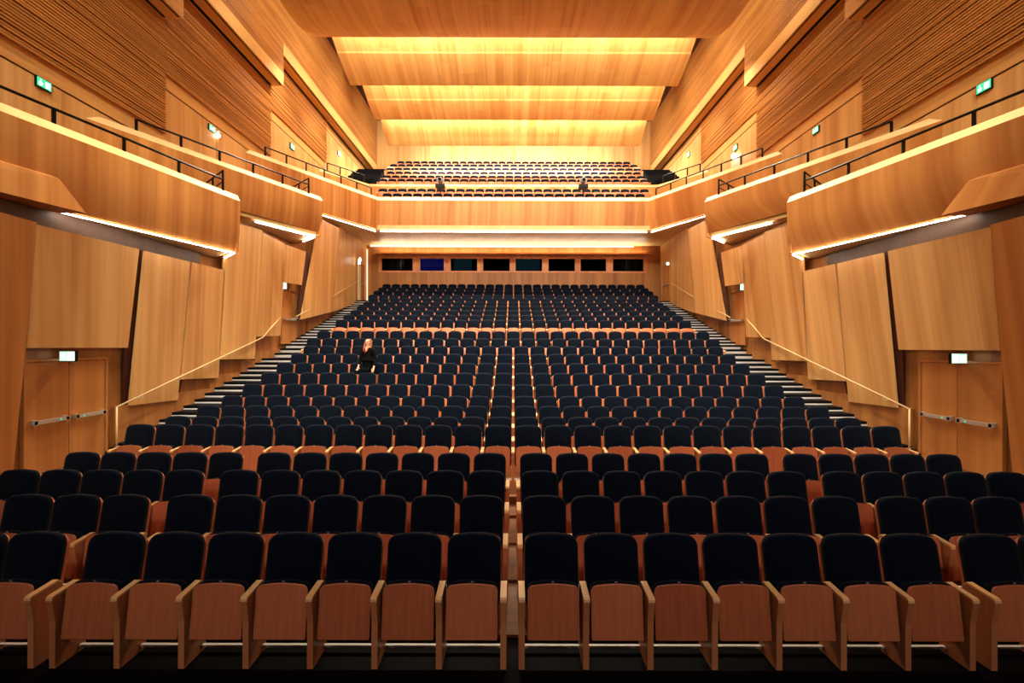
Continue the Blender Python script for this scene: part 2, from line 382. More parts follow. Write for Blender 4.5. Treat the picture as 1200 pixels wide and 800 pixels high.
for nm, xc, dc, t, xn, zb, zt, tk in BOX:
    for s in (-1, 1):
        if xn is None: dn = 5.0; xN = xc + t*(dc-dn)
        else: xN = xn; dn = dc - (xN-xc)/t
        # front face path; normals must point away from the hall centre
        path = [(s*xN, dn), (s*xc, dc)]; ei = 1
        if s > 0: path = path[::-1]; ei = 0
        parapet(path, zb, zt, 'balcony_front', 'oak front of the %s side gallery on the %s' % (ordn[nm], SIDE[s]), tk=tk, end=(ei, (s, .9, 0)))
        m = MB(); m.prism([(s*(xc+.1), dc+.09, zb+.02), (s*GX, dc+.9*(GX-xc), zb+.02), (s*GX, dc+.9*(GX-xc), zt-.02), (s*(xc+.1), dc+.09, zt-.02)], (0, -.12, 0)); struct(m.build('balcony_end', M['front']), 'oak end wall of the %s side gallery on the %s' % (ordn[nm], SIDE[s]))
        # gallery floor
        m = MB(); e = dc+.9*(GX-xc)
        m.prism([(s*(xN+.2), dn, zb+.02), (s*(xc+.24), dc-.02, zb+.02), (s*GX, e-.05, zb+.02), (s*GX, min(dn, e-1), zb+.02)], (0, 0, .12)); struct(m.build('balcony_floor', M['soffit']), 'soffit of the %s side gallery on the %s' % (ordn[nm], SIDE[s]))
        # light strip under the edge
        o_ = tk+.04; d0 = dc-4.05 if nm == 'near' else dc-2.2
        zl = zb-.06
        strip([(s*(xc+o_+t*(dc-d0)), d0, zl), (s*(xc+o_-.02), dc-.02, zl), (s*(xc+o_+.8), dc+.80, zl)], 'light_strip',
              'white light strip under the %s side gallery on the %s' % (ordn[nm], SIDE[s]), M['led'], .03, .02)
# thickened lower block at the near end of the nearest galleries
for s in (-1, 1):
    t = .235; f = lambda d: 7.83 + t*(13.2-d)
    m = MB(); prof = [(-.34, 5.36), (-.12, 5.93), (.06, 6.0), (.2, 5.36)]
    a, b_ = 5.0, 8.95
    m.loft([[(s*(f(a)+o), a, z) for o, z in prof], [(s*(f(b_)+o), b_+ (-.12 if z > 5.5 else .2), z) for o, z in prof]])
    struct(m.build('balcony_block', M['front']), 'lower oak block at the near end of the %s side gallery' % SIDE[s])
# rear balcony with its splayed ends
xs0 = RW + .58*(DR-18.05)
path = [(-xs0, 18.05), (-RW, DR), (RW, DR), (xs0, 18.05)]
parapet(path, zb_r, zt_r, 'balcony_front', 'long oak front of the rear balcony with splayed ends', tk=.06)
for s in (-1, 1):
    m = MB(); m.prism([(s*(xs0+.2), 18.1, zb_r+.02), (s*(RW+.2), DR+.1, zb_r+.02), (s*10.6, DR+.1, zb_r+.02)], (0, 0, .15)); struct(m.build('balcony_floor', M['soffit']), 'soffit of the splayed rear balcony end on the %s' % SIDE[s])
    d0 = 21.0; o_ = .12
    strip([(s*(RW+o_+.58*(DR-d0)), d0, zb_r-.10), (s*(RW+.2), DR+.18, zb_r-.10)], 'light_strip', 'white light strip under the splayed %s end of the rear balcony' % SIDE[s], M['led_rear'], .03, .012)
strip([(-RW+.05, DR+.2, zb_r-.10), (RW-.05, DR+.2, zb_r-.10)], 'light_strip', 'long white light strip under the front of the rear balcony', M['led_rear'], .03, .012)
strip([(-8.6, 27.72, 8.68), (7.2, 27.72, 8.68)], 'light_strip', 'warm light strip along the top of the stalls back wall', M['cove'], .05, .025)
tag(MB().box(-8.90, -8.86, 27.955, 27.995, Z[24]+.005, 8.55).build('light_strip', M['cove_dim']), 'upright warm light strip in the left corner of the stalls back wall', 'light', 'light strips under the galleries')
# upper parapet of the rear balcony
DC, zc_t = 27.3, 12.28
path = [(-10.5, 24.9), (-8.57, DC-.05), (-8.05, DC), (8.05, DC), (8.57, DC-.05), (10.5, 24.9)]
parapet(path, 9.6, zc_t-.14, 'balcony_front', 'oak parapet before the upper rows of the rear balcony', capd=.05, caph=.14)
# balcony steps
BC = .095                                        # the balcony seats have lower backs
BROWS = [(25.06,10.98,26,0),(26.2,11.62,28,0),(28.2,12.9,30,0),(29.0,13.4,30,0),(29.9,13.98,30,0),(30.8,14.57,31,0),(31.7,15.16,31,0),(32.6,15.72,30,0)]
pr = [(24.3, 9.0), (24.3, BROWS[0][1]-SH+BC)]
zp = BROWS[0][1]-SH+BC
for k, (d, t, n, _) in enumerate(BROWS[1:]):
    y = d-.72; pr += [(y, zp), (y, t-SH+BC)]; zp = t-SH+BC
pr += [(33.5, zp), (33.5, 9.0)]
floor_profile(pr, -8.6, 8.6, 'floor_balcony', M['parquet'])
for s in (-1, 1):
    m = MB(); q = [(27.5, 9.0), (27.5, 12.35)]; z = 12.35
    for k in range(8):
        y = 27.75 + k*.44; q += [(y, z), (y, z+.27)]; z += .27
    q += [(33.4, z), (33.4, 9.0)]
    m.prism([(s*8.6, y, zz) for y, zz in q], (s*1.85, 0, 0)); struct(m.build('stair_balcony_' + SIDE[s], M['carpet']), 'black stair at the %s end of the upper balcony rows' % SIDE[s])

# ------------------------------------------------------------------ upper side walls: plain oak below, slats above, soffit beams
SEG = [(2.0, 13.8, 9.07, 12.5), (13.8, 19.8, 10.86, 13.87), (19.8, 25.7, 12.9, 15.2), (25.7, 33.4, 15.2, 15.2)]
for s in (-1, 1):
    for k, (d0, d1, zs, zf) in enumerate(SEG):
        zlow = (5.5, 7.0, 8.8, 9.0)[k]
        g = zs - .44
        X = GX
        m = MB(); m.box(min(s*(X), s*(X+.2)), max(s*(X), s*(X+.2)), d0, d1, zlow, g); struct(m.build('wall_upper_' + SIDE[s], M['wall']))
        m = MB(); m.box(min(s*(X+.02), s*(X+.2)), max(s*(X+.02), s*(X+.2)), d0, d1, g, g+.05); struct(m.build('trim_shadow_gap', M['reveal']))
        m = MB(); m.box(min(s*(X), s*(X+.2)), max(s*(X), s*(X+.2)), d0, d1, g+.05, zs+.02); struct(m.build('wall_upper_' + SIDE[s], M['beam']))
        if zf > zs:
            # ribbed slat field: a ridged sheet
            pts = []; z = zs; rnd = random.Random(5+k)
            while z < zf - .05:
                h = .052; gp = .026; dp = rnd.choice((.05, .05, .07))
                pts += [(X-.02, z), (X-.02-dp, z), (X-.02-dp, z+h), (X-.02, z+h)]; z += h+gp
            pts += [(X-.02, zf)]; pts = [(X+.1, zs)] + pts + [(X+.1, zf)]
            m = MB(); m.loft([[(s*a, d0, z) for a, z in pts], [(s*a, d1, z) for a, z in pts]])
            struct(m.build('wall_slats_' + SIDE[s], M['slat']))
        # projecting upper wall: soffit, fascia, slats above
        xi = 9.9; m = MB()
        m.box(min(s*xi, s*(X+.2)), max(s*xi, s*(X+.2)), d0, d1, zf, zf+.5, 0)
        m.box(min(s*(X-.03), s*(X-.13)), max(s*(X-.03), s*(X-.13)), d0, d1-.1, zf-.02, zf+.01, 1)
        m.box(min(s*(xi+.06), s*(xi+.1)), max(s*(xi+.06), s*(xi+.1)), d0, d1-.1, zf-.02, zf+.01, 1)
        struct(m.build('trim_beam_' + SIDE[s], [M['beam'], M['metal_black']]))
        pts = []; z = zf+.5; rnd = random.Random(9+k)
        while z < 18.9:
            pts += [(xi+.05, z), (xi, z), (xi, z+.055), (xi+.05, z+.055)]; z += .08
        pts = [(X+.1, zf+.5)] + pts + [(xi+.05, 19.0), (X+.1, 19.0)]
        m = MB(); m.loft([[(s*a, d0, z) for a, z in pts], [(s*a, d1, z) for a, z in pts]])
        struct(m.build('wall_slats_' + SIDE[s], M['slat']))
struct(MB().box(-10.7, 10.7, 33.4, 33.6, 11.5, 19.2).build('wall_back_upper', M['wall']), 'bright oak wall behind the last balcony row')
struct(MB().box(-12, 12, -8.2, 33.6, 19.0, 19.3).build('ceiling_slab', M['reveal']))
struct(MB().box(-12, 12, -8.3, -8.0, -.3, 19.3).build('wall_front', M['stage']))
for s in (-1, 1):
    struct(MB().box(min(s*10.7, s*12), max(s*10.7, s*12), -8, 2.0, -.3, 19).build('wall_stage_' + SIDE[s], M['stage']))
    struct(MB().box(min(s*9.5, s*10.8), max(s*9.5, s*10.8), -8, 33.4, -.3, 5.5).build('wall_core_' + SIDE[s], M['reveal']))

# ceiling panels
CP = [[(8.5,13.2),(10,12.35),(12,11.8),(14,11.5),(15.5,11.5),(16.6,11.55),(17.5,11.8),(18.3,12.2)],
      [(18.3,14.2),(19,13.7),(19.8,13.25),(20.4,12.98),(20.45,12.92),(21.2,12.68),(22.1,12.42)],
      [(22.3,14.2),(23.1,13.75),(23.9,13.4),(24.6,13.12),(24.65,13.06),(25.3,12.86),(26.05,12.7)],
      [(26.2,13.9),(27.3,13.2),(27.9,12.82),(28.7,12.38)]]
for k, c in enumerate(CP):
    hw = 7.85
    under = [(d, z+CZ) for d, z in c]; over = [(d, z+.18) for d, z in under[::-1]]
    m = MB(); m.prism([(-hw, d, z) for d, z in under + over], (2*hw, 0, 0))
    o = struct(m.build('ceiling_panel', M['ceil']), 'curved oak ceiling panel, %s from the stage' % ('first second third fourth'.split()[k]))
    smooth_by_angle(o, 20)

# ------------------------------------------------------------------ seats
def rrect(w, h, rt, rb, n=5, crown=.012):                    # rounded rectangle outline in x,z, foot at z=0
    pts = []
    for cx, cz, r, a0 in ((w/2-rt, h-rt, rt, 0), (-w/2+rt, h-rt, rt, 90), (-w/2+rb, rb, rb, 180), (w/2-rb, rb, rb, 270)):
        for k in range(n+1):
            a = math.radians(a0 + 90*k/n); pts.append((cx + r*math.cos(a), cz + r*math.sin(a)))
        if crown and a0 == 0:
            for q in (.6, .2, -.2, -.6): pts.append((q*(w/2-rt), h + crown*(1-q*q)))
    return pts
def pad(mb, w, h, rt, rb, rings, y0, z0, tilt, mi=0, n=5):
    """upholstered or plain board: rings = (inset, depth); foot at (y0, z0), tilted by tilt (rad) about x; front is -y"""
    R = []; c, s_ = math.cos(tilt), math.sin(tilt)
    for ins, dep in rings:
        q = rrect(w-2*ins, h-2*ins, max(.004, rt-ins), max(.004, rb-ins), n)
        R.append([Vector((x, y0 + dep*c + (z+ins)*s_, z0 - dep*s_ + (z+ins)*c)) for x, z in q])
    return mb.loft(R, mi)
BT = math.radians(11)
def s_back(mb, mi=0, n=5, h=.585):   return pad(mb, .488, h, .095, .05, [(.012, .0), (0, -.02), (0, -.065), (.012, -.085), (.05, -.098)], -.045, .435, BT, mi, n)
def s_shell(mb, mi=0, n=5, h=.725):  return pad(mb, .492, h, .10, .04, [(.0, .026), (0, .002)], -.085, .28, BT, mi, n)
PT = math.radians(7)
def s_panel(mb, mi=0, n=5):  return pad(mb, .447, .45, .06, .012, [(.004, .018), (0, .014), (0, .003), (.005, .0)], -.30, .235, PT, mi, n)
def s_cush(mb, mi=0, n=5):   return pad(mb, .45, .44, .07, .03, [(.04, .115), (.01, .10), (0, .08), (0, .035), (.012, .019)], -.30, .252, PT, mi, n)
STD = [(-.345,.575),(-.345,.608),(-.10,.628),(-.07,.60),(-.05,.30),(-.03,.0),(-.318,.0),(-.318,.40)]
def s_std(mb, x, mi=0):
    t = .0255; return mb.prism([(x-t, y, z) for y, z in STD], (2*t, 0, 0), mi)
def s_arm(mb, x, mi=0):
    t = .0275; top = [(-.350,.590),(-.348,.612),(-.335,.626),(-.10,.648),(-.075,.625),(-.07,.60),(-.10,.628),(-.335,.607),(-.345,.590)]
    return mb.prism([(x-t, y, z) for y, z in top], (2*t, 0, 0), mi)
def s_bar(mb, mi=0): return mb.box(-.247, .247, -.10, -.07, .040, .062, mi)
def mesh_of(fn, name, mat, smooth=None):
    m = MB(); fn(m); o = m.build(name, mat)
    if smooth: smooth_by_angle(o, smooth)
    return o
proto = empty('theatre_seat', (0, 0, 0), 'x', 'seat')
pb = mesh_of(s_back, 'backrest', M['navy'], 50); pb.parent = proto
ps = mesh_of(s_shell, 'back_shell', M['seat_wood'], 50); ps.parent = pb
pp = mesh_of(s_panel, 'seat_panel', M['seat_wood'], 30); pp.parent = proto
pc = mesh_of(s_cush, 'seat_cushion', M['navy'], 50); pc.parent = proto
pn = MB().box(-.011, .011, -.222, -.218, .694, .702).build('number_plate', M['plate']); pn.parent = pc
pl = mesh_of(lambda m: s_std(m, -P/2), 'side_panel', M['side_wood']); pl.parent = proto
pla = mesh_of(lambda m: s_arm(m, -P/2), 'armrest', M['arm_wood'], 30); pla.parent = pl
pr_ = mesh_of(lambda m: s_std(m, P/2), 'side_panel', M['side_wood']); pr_.parent = proto
pra = mesh_of(lambda m: s_arm(m, P/2), 'armrest', M['arm_wood'], 30); pra.parent = pr_
pf_ = mesh_of(s_bar, 'foot_bar', M['steel']); pf_.parent = proto
first = [True]
def put(o, parent):
    c = o.copy(); COL.objects.link(c); c.parent = parent; return c
rnds = random.Random(3)
def seat(x, y, z, sides, full, label, tilt=0):
    if first[0]: first[0] = False; root = proto; fresh = True
    else: root = proto.copy(); COL.objects.link(root); fresh = False
    root.location = (x, y, z); root.rotation_euler = (0, 0, tilt); root['label'] = label; root['category'] = 'seat'; root['group'] = 'tip-up seats of the stalls'
    if fresh: return root
    b_ = put(pb, root); put(ps, b_); put(pp, root); c = put(pc, root)
    if full: put(pn, c); put(pf_, root)
    if 'L' in sides: q = put(pl, root); put(pla, q)
    if 'R' in sides: q = put(pr_, root); put(pra, q)
    return root
ORD = 'first second third fourth fifth sixth seventh eighth ninth tenth eleventh twelfth thirteenth fourteenth'.split()
RN = ['front'] + ORD[1:]
WING = [2, 3, 5, 5]
G0 = .0785
for r in range(4):
    y, z = ROWS[r][0], Z[r]
    for s in (-1, 1):
        for i in range(7):
            x = s*(G0 + P/2 + P*i)
            sd = 'LR' if i == 0 else ('L' if s < 0 else 'R')
            seat(x, y, z, sd, True, 'navy tip-up seat, %s to the %s of the centre gap, in the %s row' % (ORD[i], SIDE[s], RN[r]))
        for i in range(WING[r]):
            x = s*(G0 + 7*P + .185 + P/2 + P*i)
            sd = 'LR' if i == 0 else ('L' if s < 0 else 'R')
            seat(x, y + .0, z, sd, True, 'navy tip-up seat, %s beyond the %s side gap, in the %s row' % (ORD[i], SIDE[s], RN[r]))
NIND = 12
for r in range(4, NIND):
    y, z = ROWS[r][0], Z[r]
    for s in (-1, 1):
        for i in range(13):
            x = s*(P/2 + P*i)
            sd = 'LR' if (i == 0 and s < 0) else ('L' if s < 0 else 'R')
            seat(x, y, z, sd, r < 6, 'navy tip-up seat, %s to the %s of the centre line, in the %s row' % (ORD[i], SIDE[s], RN[r]))
# every other seat further up and on the balcony
sm = MB()
def far_seat(x, y, z, left=False, cut=0):
    t = MB(); s_back(t, 0, 3, .585-cut); s_shell(t, 1, 3, .725-cut); s_panel(t, 1, 3); s_cush(t, 0, 3); s_std(t, P/2, 3); s_arm(t, P/2, 2)
    if left: s_std(t, -P/2, 3); s_arm(t, -P/2, 2)
    sm.v_off = len(sm.v)
    o = len(sm.v); sm.v += [(a[0]+x, a[1]+y, a[2]+z) for a in t.v]; sm.f += [tuple(o+i for i in f) for f in t.f]; sm.m += t.m
for r in range(NIND, 25):
    n = 26 if r < 13 else (27 if r < 21 else 28)
    for i in range(n): far_seat((i-(n-1)/2)*P, ROWS[r][0], Z[r], i == 0)
for k, (d, t, n, _) in enumerate(BROWS):
    for i in range(n): far_seat((i-(n-1)/2)*P, d, t-SH+BC, i == 0, BC)
so = sm.build('theatre_seats', [M['navy'], M['seat_wood'], M['arm_wood'], M['side_wood']]); smooth_by_angle(so, 45)
tag(so, 'many navy tip-up seats of the upper stalls rows and the rear balcony', 'seats', kind='stuff')

# ------------------------------------------------------------------ handrails along the aisles
def on_wall(px, py, x): D = F*x/(CX-px); return (x, D, CZ+(HY-py)*D/F)
for s in (-1, 1):
    a = [on_wall(137, 478, 8.85), on_wall(308, 396, 8.85), on_wall(329.5, 371, 8.85)]
    root = empty('handrail', (s*a[0][0], a[0][1], .27), 'slim pale oak handrail rising from the %s front doors to the middle door' % SIDE[s], 'handrail', 'oak aisle handrails')
    loc = Vector(root.location)
    m = MB(); m.tube([Vector((s*x, d, z))-loc for x, d, z in a], .019, 8); m.build('rail', M['rail'], root, True)
    m = MB(); m.tube([Vector((s*a[0][0], a[0][1], a[0][2]))-loc, (0, 0, 0)], .018, 8); m.build('end_post', M['rail'], root, True)
    for t in (.12, .5, .88):
        p0 = Vector((s*a[0][0], *a[0][1:])).lerp(Vector((s*a[1][0], *a[1][1:])), t) - loc
        m = MB(); m.tube([p0, p0+Vector((0,0,-.07)), p0+Vector((s*.24,0,-.07))], .01, 6); m.build('bracket', M['steel'], root)
    b_ = [on_wall(347, 371.5, 8.85), on_wall(391, 347, 8.85), on_wall(417, 331, 8.8)]
    root = empty('handrail', (s*b_[0][0], b_[0][1], b_[0][2]), 'slim pale oak handrail from the %s middle door up to the back wall' % SIDE[s], 'handrail', 'oak aisle handrails')
    loc = Vector(root.location)
    m = MB(); m.tube([Vector((s*x, d, z))-loc for x, d, z in b_], .019, 8); m.build('rail', M['rail'], root, True)
    for i in (0, 1, 2):
        p0 = Vector((s*b_[i][0], *b_[i][1:])) - loc + Vector((0, .15 if i == 0 else -.1, 0))
        m = MB(); m.tube([p0, p0+Vector((0,0,-.07)), p0+Vector((s*.24,0,-.07))], .01, 6); m.build('bracket', M['steel'], root)

# ------------------------------------------------------------------ black gallery railings
def railing(pts, zb, h, n_posts, label, end_in=None, start_post=True):
    """pts: two plan points; zb: height of the cap; h: rail height above it"""
    a, b_ = Vector((*pts[0], zb)), Vector((*pts[1], zb))
    root = empty('gallery_railing', a, label, 'railing', 'black gallery railings')
    U = Vector((0, 0, h)); L_ = b_-a
    m = MB(); m.tube([U, L_+U], .028, 6); m.build('top_rail', M['metal_black'], root)
    for k in range(n_posts):
        p = L_*(k/(n_posts-1)) if n_posts > 1 else L_*0
        d = L_.normalized(); q = Vector((-d.y, d.x, 0))*.012
        m = MB(); m.prism([p-d*.035-q, p+d*.035-q, p+d*.035+q, p-d*.035+q], U); m.build('post', M['metal_black'], root)
    if end_in:
        e = Vector((end_in[0], end_in[1], 0))   # end gate across the gallery: from the front towards the wall
        up = Vector((0, 0, h+.24)); dn = Vector((0, 0, -.05))
        f = MB(); f.tube([L_+dn, L_+up], .034, 6); f.tube([L_+up, L_+e+up], .026, 6); f.tube([L_+U*.8, L_+e+U*.8], .016, 6); f.tube([L_+e*.5+dn, L_+e*.5+up], .03, 6)
        g = f.build('end_gate', M['metal_black'], root)
        mm = MB()
        for k in range(9):
            t = .04+k*.1
            mm.tube([L_+e*t+dn, L_+e*t+up], .005, 4)
        mm.build('mesh', M['metal_black'], g)
    return root
for s in (-1, 1):
    f1 = lambda d: s*(7.83+.235*(13.2-d)+.2); railing([(f1(5.2), 5.2), (f1(12.85), 12.85)], 7.04, .33, 7, 'black railing on the cap of the nearest %s gallery' % SIDE[s], (s*1.35, 1.2))
    f2 = lambda d: s*(7.37+.48*(17.8-d)+.2); railing([(f2(12.4), 12.4), (f2(17.42), 17.42)], 8.48, .33, 6, 'black railing on the cap of the second %s gallery' % SIDE[s], (s*1.3, 1.2))
    f3 = lambda d: s*(RW+.58*(DR-d)+.2); railing([(f3(18.9), 18.9), (f3(23.8), 23.8)], 10.46, .4, 7, 'black railing on the splayed %s end of the rear balcony' % SIDE[s])
    railing([(s*10.2, 25.2), (s*8.75, 27.0)], 12.27, .42, 4, 'short black railing on the upper balcony parapet at the %s' % SIDE[s])

# ------------------------------------------------------------------ exit signs
def exit_sign(s, px, py, X, w, h, label, pale=False, proj=.05, facing='wall'):
    """a lit box on a side wall: px,py on the left half of the picture"""
    D = F*X/(CX-px); z = CZ+(HY-py)*D/F
    root = empty('exit_sign', (s*X, D, z), label, 'exit sign', 'lit exit signs')
    if facing == 'wall':                        # parallel to the wall
        B = lambda y0, y1, z0, z1, a, b_: (min(-s*a, -s*b_), max(-s*a, -s*b_), min(-s*y0, -s*y1), max(-s*y0, -s*y1), z0, z1)
        MB().box(*B(-w/2-.012, w/2+.012, -h/2-.02, h/2+.012, -.02, proj)).build('housing', M['metal_black'], root)
        MB().box(*B(-w/2, w/2, -h/2, h/2, proj, proj+.006)).build('face', M['sign_pale'] if pale else M['green'], root)
        k = MB(); a, b_ = proj+.006, proj+.01
        k.box(*B(.06*w, .40*w, -.36*h, .30*h, a, b_))                         # doorway
        k.box(*B(-.30*w, -.22*w, -.05*h, .36*h, a, b_)); k.box(*B(-.40*w, -.12*w, -.12*h, -.02*h, a, b_)); k.box(*B(-.36*w, -.28*w, -.40*h, -.12*h, a, b_)); k.box(*B(-.22*w, -.14*w, -.34*h, -.12*h, a, b_))
    else:                                       # hung square to the wall, face to the stage
        MB().box(-w/2-.012, w/2+.012, -.03, .03, -h/2-.012, h/2+.012).build('housing', M['metal_black'], root)
        MB().box(-w/2, w/2, -.036, -.03, -h/2, h/2).build('face', M['sign_pale'] if pale else M['green'], root)
        k = MB(); k.box(.08*w, .40*w, -.04, -.036, -.36*h, .30*h); k.box(-.36*w, -.14*w, -.04, -.036, -.30*h, .30*h)
    k.build('pictogram', M['sign_white'], root)
for s in (-1, 1):
    n = SIDE[s]
    exit_sign(s, 48.5, 100, GX, .31, .19, 'lit green exit sign on the upper %s wall over the nearest gallery' % n)
    exit_sign(s, 246.5, 151.5, GX, .31, .19, 'lit green exit sign on the upper %s wall over the second gallery' % n)
    exit_sign(s, 341, 172.5, GX, .36, .24, 'lit green exit sign on the %s wall above the splayed balcony end' % n)
    exit_sign(s, 396, 180.5, GX, .36, .24, 'small lit exit sign high on the %s wall beside the upper balcony rows' % n, True)
    exit_sign(s, 80.5, 418.5, 8.95, .30, .19, 'bright white-green exit sign over the %s front double door' % n, True, facing='front')
    exit_sign(s, 332.5, 335.5, 8.98, .26, .26, 'square lit exit sign over the %s middle door' % n, True, facing='front')
    exit_sign(s, 421, 308.5, 8.70, .17, .17, 'small lit exit sign by the door at the top of the %s aisle' % n, True, facing='front')

# ajar doors with light behind drawn as pale panels and glowing balls, on the upper side walls and at the top of the left aisle
def up_pt(px, py, X): D = F*X/(CX-px); return D, CZ+(HY-py)*D/F
d0, z0 = up_pt(233, 147, GX); d1, z1 = up_pt(252, 160, GX); DOORN[0] += 1
m = MB(); m.box(-GX, -GX+.05, d0, d1-.03, 7.2, z1); m.box(-GX, -GX+.06, d1+.02, d1+.07, 7.2, z1)
dr = struct(m.build('door_%d' % DOORN[0], M['wall']), 'oak door in the upper left wall standing ajar')
MB().box(-GX-.01, -GX+.03, d1-.03, d1+.02, 7.2, z1).build('gap', M['reveal'], dr)
def wall_lamp(x, y, z, r, label):  # bracketed ball added to stand for light from an open door
    root = empty('wall_lamp', (x, y, z), label, 'lamp', 'bright light from open doors')
    MB().box(-.05, .05, -.03, .03, -.02, .14).build('bracket', M['steel'], root); MB().ball((0, -.03, -.03), r, 10).build('bulb', M['lamp'], root, True)
wall_lamp(-GX+.1, d1, z1+.02, .07, 'small bright lamp at the ajar door on the upper left wall')
d0, z0 = up_pt(1203-869, 178, GX); d1, z1 = up_pt(1203-857, 182, GX); DOORN[0] += 1
m = MB(); m.box(GX-.04, GX, d0, d1, 10.0, z0); struct(m.build('door_%d' % DOORN[0], M['lit_white']), 'open door to a lit corridor on the upper right wall above the balcony end')
wall_lamp(GX-.15, (d0+d1)/2, z0+.05, .12, 'bright lamp over the open door on the upper right wall')
wall_lamp(-8.62, 25.9, 7.55, .07, 'bright lamp beside the door at the top of the left aisle')
m = MB(); m.box(-8.79, -8.72, 26.0, 26.35, Z[24], 7.6); struct(m.build('door_%d' % (DOORN[0]+1), M['lit_white']), 'lit edge of the open door at the top of the left aisle')

# ------------------------------------------------------------------ stage spotlights on the balcony
for px, nm in ((515.5, 'left'), (683, 'right')):
    D = 25.6; x = (px-CX)*D/F; zh = CZ+(HY-213)*D/F
    root = empty('stage_spotlight', (x, D, zh), 'grey moving stage spotlight on a black stand, %s one on the rear balcony' % nm, 'spotlight', 'stage spotlights on the balcony')
    m = MB(); m.box(-.26, .26, -.16, .16, -.34, -.16); m.box(-.2, .2, -.12, .12, -.42, -.34); m.build('base', M['metal_black'], root)
    m = MB(); m.box(-.2, -.15, -.06, .06, -.18, .2); m.box(.15, .2, -.06, .06, -.18, .2); m.box(-.2, .2, -.08, .08, -.19, -.13); m.build('yoke', M['lamp_grey'], root)
    m = MB(); m.loft([[(.14*k*math.cos(2*PI*i/12), yy, .06+.14*k*math.sin(2*PI*i/12)) for i in range(12)] for yy, k in ((-.24, .8), (-.2, 1), (.1, 1), (.22, .7))]); hd = m.build('head', M['lamp_grey'], root, False)
    m = MB(); m.loft([[(.1*math.cos(2*PI*i/12), yy, .06+.1*math.sin(2*PI*i/12)) for i in range(12)] for yy in (-.25, -.24)]); m.build('lens', M['lens'], hd)
    m = MB(); m.tube([(0, 0, -.42), (0, 0, -1.2)], .03, 8); m.build('pole', M['metal_black'], root)
    for k in range(3):
        a = 2*PI*k/3+.5
        m = MB(); m.tube([(0, 0, -1.0), (.16*math.cos(a), .16*math.sin(a), 9.98-zh)], .018, 6); m.build('leg', M['metal_black'], root)

# ------------------------------------------------------------------ the woman standing among the seats
def skin(name, nodes, edges, mat, parent, root_i=0, sub=2):
    """nodes: (x,y,z,r) or (x,y,z,(rx,ry))"""
    me = bpy.data.meshes.new(name); me.from_pydata([n[:3] for n in nodes], edges, []); me.materials.append(mat)
    o = bpy.data.objects.new(name, me); COL.objects.link(o); o.parent = parent
    sk = o.modifiers.new('skin', 'SKIN'); sk.use_smooth_shade = True; sk.branch_smoothing = .3
    if not me.skin_vertices: me.skin_vertices.new()
    for i, n in enumerate(nodes):
        r = n[3]; me.skin_vertices[0].data[i].radius = r if isinstance(r, tuple) else (r, r)
        me.skin_vertices[0].data[i].use_root = (i == root_i)
    sb = o.modifiers.new('sub', 'SUBSURF'); sb.levels = sub; sb.render_levels = sub
    return o
px0, py0 = -4.22, 13.39
per = empty('person', (px0, py0, Z[10]), 'woman with long reddish-blond hair in a black coat standing among the seats', 'person')
per.rotation_euler = (0, 0, math.radians(-8)); per.scale = (.90, 1.0, 1.05)
# proportions of a 1.68 m figure; front is -y
def hand(nodes, edges, wi, p, dirn, sidev):
    """wrist index wi, palm heading dirn, thumb side sidev"""
    p = Vector(p); d = Vector(dirn).normalized(); sv = Vector(sidev).normalized(); nn = d.cross(sv)
    pi = len(nodes); c = p + d*.05; nodes.append((*c, (.034, .015))); edges.append((wi, pi))
    for k, (off, ln) in enumerate(((.030, .066), (.010, .076), (-.010, .070), (-.028, .056))):
        b0 = len(nodes); q = p + d*.088 + sv*off
        nodes.append((*q, .0095)); edges.append((pi, b0))
        q1 = q + d*ln*.5 + nn*.006; nodes.append((*q1, .0085)); edges.append((b0, b0+1))
        q2 = q1 + (d*.8 + nn*.5)*ln*.5; nodes.append((*q2, .007)); edges.append((b0+1, b0+2))
    b0 = len(nodes); q = p + d*.03 + sv*.034; nodes.append((*q, .011)); edges.append((pi, b0))
    q1 = q + d*.032 + sv*.02; nodes.append((*q1, .0095)); edges.append((b0, b0+1)); q2 = q1 + d*.028 + sv*.004; nodes.append((*q2, .008)); edges.append((b0+1, b0+2))
N_, E_ = [], []
def nd(x, y, z, r): N_.append((x, y, z, r)); return len(N_)-1
pel = nd(0, 0, .93, (.155, .11)); wa = nd(0, .0, 1.06, (.125, .095)); ch = nd(0, .0, 1.22, (.145, .10)); up = nd(0, .005, 1.34, (.12, .085)); nk = nd(0, -.0, 1.43, .055); hb = nd(0, -.015, 1.50, (.062, .075)); hm = nd(0, -.02, 1.57, (.074, .090)); ht = nd(0, -.012, 1.645, (.06, .075))
E_ += [(pel, wa), (wa, ch), (ch, up), (up, nk), (nk, hb), (hb, hm), (hm, ht)]
for s in (-1, 1):
    sh = nd(s*.175, .0, 1.36, .058)
    if s < 0: el, wr = (-.245, -.04, 1.11, .042), (-.215, -.20, .90, .028)
    else: el, wr = (.25, .01, 1.10, .042), (.27, -.14, .87, .028)
    e = nd(*el); w_ = nd(*wr); E_ += [(up, sh), (sh, e), (e, w_)]
    d = Vector((0, -.55, -.6)); hand(N_, E_, w_, wr[:3], d, (-s, 0, 0))
    hp = nd(s*.09, 0, .86, .085); kn = nd(s*.10, -.02, .48, .056); an = nd(s*.10, .02, .09, .038); to = nd(s*.105, -.12, .035, (.036, .028)); E_ += [(pel, hp), (hp, kn), (kn, an), (an, to)]
body = skin('body', N_, E_, M['skin'], per, pel)
